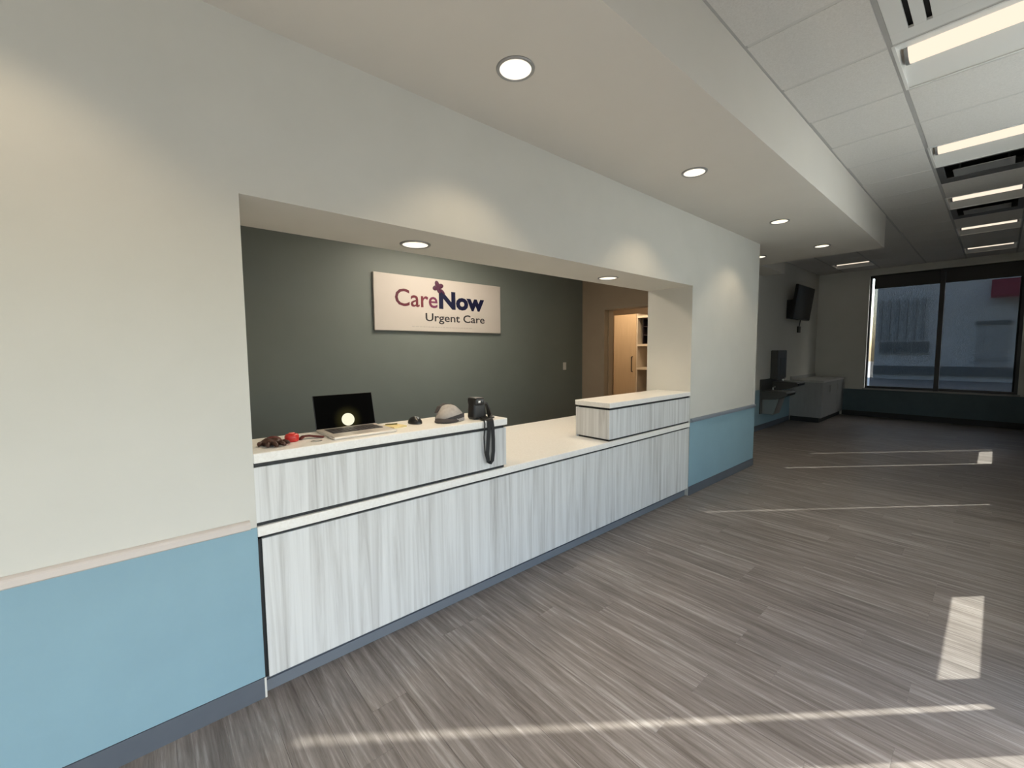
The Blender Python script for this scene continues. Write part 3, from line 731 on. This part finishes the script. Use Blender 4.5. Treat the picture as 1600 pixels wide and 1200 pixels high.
# ------------------------------------------------------------------ far window
FR = mat('black window frame', (.012, .012, .013), .4)
xw = XF+.10
w1 = struct('window_1', B((xw-.03, xw+.03, WY0, WY0+.07, WZ0, WZ1), (xw-.03, xw+.03, WY1-.03, WY1, WZ0, WZ1), (xw-.03, xw+.03, WY0+.07, WY1-.03, WZ0, WZ0+.05), (xw-.03, xw+.03, WY0+.07, WY1-.03, WZ1-.05, WZ1),
                            (xw-.03, xw+.03, -1.235, -1.165, WZ0+.05, WZ1-.05)), FR, None, 'wide two pane window with black frame in the far wall', 'window')
obj('pane', B(xw-.004, xw+.004, WY0+.07, -1.235, WZ0+.05, WZ1-.05), GLASS, w1)
obj('pane', B(xw-.004, xw+.004, -1.165, WY1-.03, WZ0+.05, WZ1-.05), GLASS, w1)
obj('sill', B(XF-.03, xw-.03, WY0-.03, WY1+.03, WZ0-.03, WZ0, .003), mat('grey sill', (.30, .30, .29), .4), w1)
obj('mullion_cover', B(XF+.0, xw-.03, -1.235, -1.165, WZ0, WZ1-.02), FR, w1)
DGREY0 = mat('dark shade cassette', (.035, .034, .032), .6)
def shade(nm, pts, label, x0, x1, y0, y1, z0, z1, axis, grp, fab=None):
    fab = fab or SHADE
    t = thing('roller_shade', ((x0+x1)/2, (y0+y1)/2, z0), label, 'window shade', grp)
    if axis == 'x':
        obj('fabric', B(x0, x1, (y0+y1)/2-.0005, (y0+y1)/2+.0005, z0+.02, z1-.05), fab, t)
        obj('hem_bar', B(x0, x1, (y0+y1)/2-.006, (y0+y1)/2+.006, z0, z0+.02), BLACKM, t)
        obj('roller', tube([(x0, (y0+y1)/2, z1-.03), (x1, (y0+y1)/2, z1-.03)], .022, 12), BLACKM, t, True)
    else:
        obj('fabric', B((x0+x1)/2-.0005, (x0+x1)/2+.0005, y0, y1, z0+.02, z1-.05), fab, t)
        obj('hem_bar', B((x0+x1)/2-.006, (x0+x1)/2+.006, y0, y1, z0, z0+.02), BLACKM, t)
        if x0 > XF: obj('cassette', B(x0-.012, x1+.012, y0, y1, z1-.27, z1-.01, .004), DGREY0, t)
        obj('roller', tube([((x0+x1)/2, y0, z1-.03), ((x0+x1)/2, y1, z1-.03)], .022, 12), BLACKM, t, True)
    return t
shade('s', 0, 'dark see-through roller shade over the left pane of the far window', XF+.03, XF+.05, -1.163, WY1-.078, WZ0+.025, WZ1-.005, 'y', None)
shade('s', 0, 'dark see-through roller shade over the right pane of the far window', XF+.03, XF+.05, WY0+.045, -1.237, WZ0+.025, WZ1-.005, 'y', None)

# ------------------------------------------------------------------ window wall beside the camera (out of frame, lets the sun in)
mull = [(3.095, 3.10)] + [(c-.035, c+.035) for c in (4.395, 5.425, 6.475, 7.535, 8.605, 9.685, 10.735)] + [(XF-.05, XF)]
fb = [(a, b, YW-.115, YW-.066, WZ0, WZ1) for a, b in mull]
w2 = struct('window_2', B(*fb), FR, None, 'long row of black framed windows beside the camera', 'window')
bays = list(zip(mull[:-1], mull[1:]))
for k, ((a0, a1), (b0, b1)) in enumerate(bays):
    obj('pane', B(a1, b0, YW-.105, YW-.099, WZ0, WZ1), GLASS, w2)
    slit = {3: .014, 5: .02, 6: .014, 0: .245}.get(k, -.01)
    zb = {0: .845, 5: .845}.get(k, WZ0+.002)
    shade('s', 0, ('fill-light pale' if k < 2 else 'dark')+' roller shade in bay %s of the window wall beside the camera' % ['one', 'two', 'three', 'four', 'five', 'six', 'seven', 'eight'][k],
          a1+slit, b0+.01, YW-.065, YW-.055, zb, WZ1, 'x', None, SHADE_FILL if k < 2 else SHADE_D)
# entrance glazing, unshaded
em = [(-3.5, -3.42), (-2.35, -2.28), (-1.18, -1.11), (.10, .17), (1.38, 1.45), (2.86, EX)]
w3 = struct('window_3', B(*([(a, b, YW-.115, YW-.066, 0, EH) for a, b in em] + [(em[i][1], em[i+1][0], YW-.115, YW-.066, EH-.06, EH) for i in range(5)])), FR, None,
            'glazed entrance with black frames beside the camera', 'window')
for i in range(5):
    obj('pane', B(em[i][1], em[i+1][0], YW-.105, YW-.099, 0, EH-.06), GLASS, w3)
obj('side_channel', B(3.142, 3.345, YW-.063, YW-.057, WZ0, WZ1), FR, w2)

# ------------------------------------------------------------------ outside
struct('ground', B((XF+.2, 70, -45, 30, -.3, -.15), (XA-20, XF+.2, -45, YW-.12, -.3, -.15)), mottled('worn grey asphalt', (.19, .19, .185), (.24, .235, .23), 2, .8), None, 'grey pavement outside the windows', 'ground')
twr = thing('sun_blocking_building', (21.8, -7.7, -.15), 'unseen tan building block added to keep sun off the far window', 'building')  # unseen block, added only to stop direct sun at the far window
TAN_B = mottled('tan stucco', (.42, .36, .28), (.47, .41, .33), 1, .85)
obj('body', B(19.6, 24, -9.0, -6.2, -.15, 11.2), TAN_B, twr)
obj('parapet', B(19.5, 24.1, -9.1, -6.15, 11.2, 11.5), DGREY, twr)
for k in range(3): obj('window', B(19.57, 19.6, -8.3, -7.1, 1.0+3.3*k, 2.6+3.3*k), DGREY, twr)
bd = thing('storefront_building', (30.5, -4, -.15), 'pale building across the road seen through the far window', 'building')
PALE = mottled('pale stucco', (.58, .57, .55), (.64, .63, .61), 1, .8)
obj('facade', B(30, 31, -22, 2.45, -.15, 9), PALE, bd)
obj('base_band', B(29.9, 30, -22, 2.45, .10, .55), mat('dark plinth', (.16, .17, .17), .7), bd)
PIL = mat('pilaster grey', (.36, .36, .35), .8); WREC = mat('window recess', (.17, .18, .18), .3)
for k in range(6): obj('pilaster', B(29.86, 30, .55+.33*k, .68+.33*k, 1.9, 4.0), PIL, bd)
for y0_, y1_ in ((.35, .95), (1.0, 1.6), (1.65, 2.25)):
    w = obj('shop_window', B(29.93, 30, y0_, y1_, 1.25, 1.80), WREC, bd)
    obj('window_sill', B(29.88, 29.93, y0_-.04, y1_+.04, 1.19, 1.25), PIL, w)
w = obj('shop_door', B(29.93, 30, -2.25, -1.25, .55, 2.65), mat('grey shop door', (.42, .42, .41), .6), bd)
obj('door_head', B(29.86, 29.93, -2.3, -1.2, 2.55, 2.72), WREC, w)
obj('door_base', B(29.9, 29.93, -2.25, -1.25, .85, 1.0), PIL, w)
obj('awning', prism([(30, 4.62), (30, 3.85), (29.0, 3.70), (29.0, 3.82)], 'y', -5.5, -1.62), mat('dark red awning', (.24, .025, .04), .7), bd)
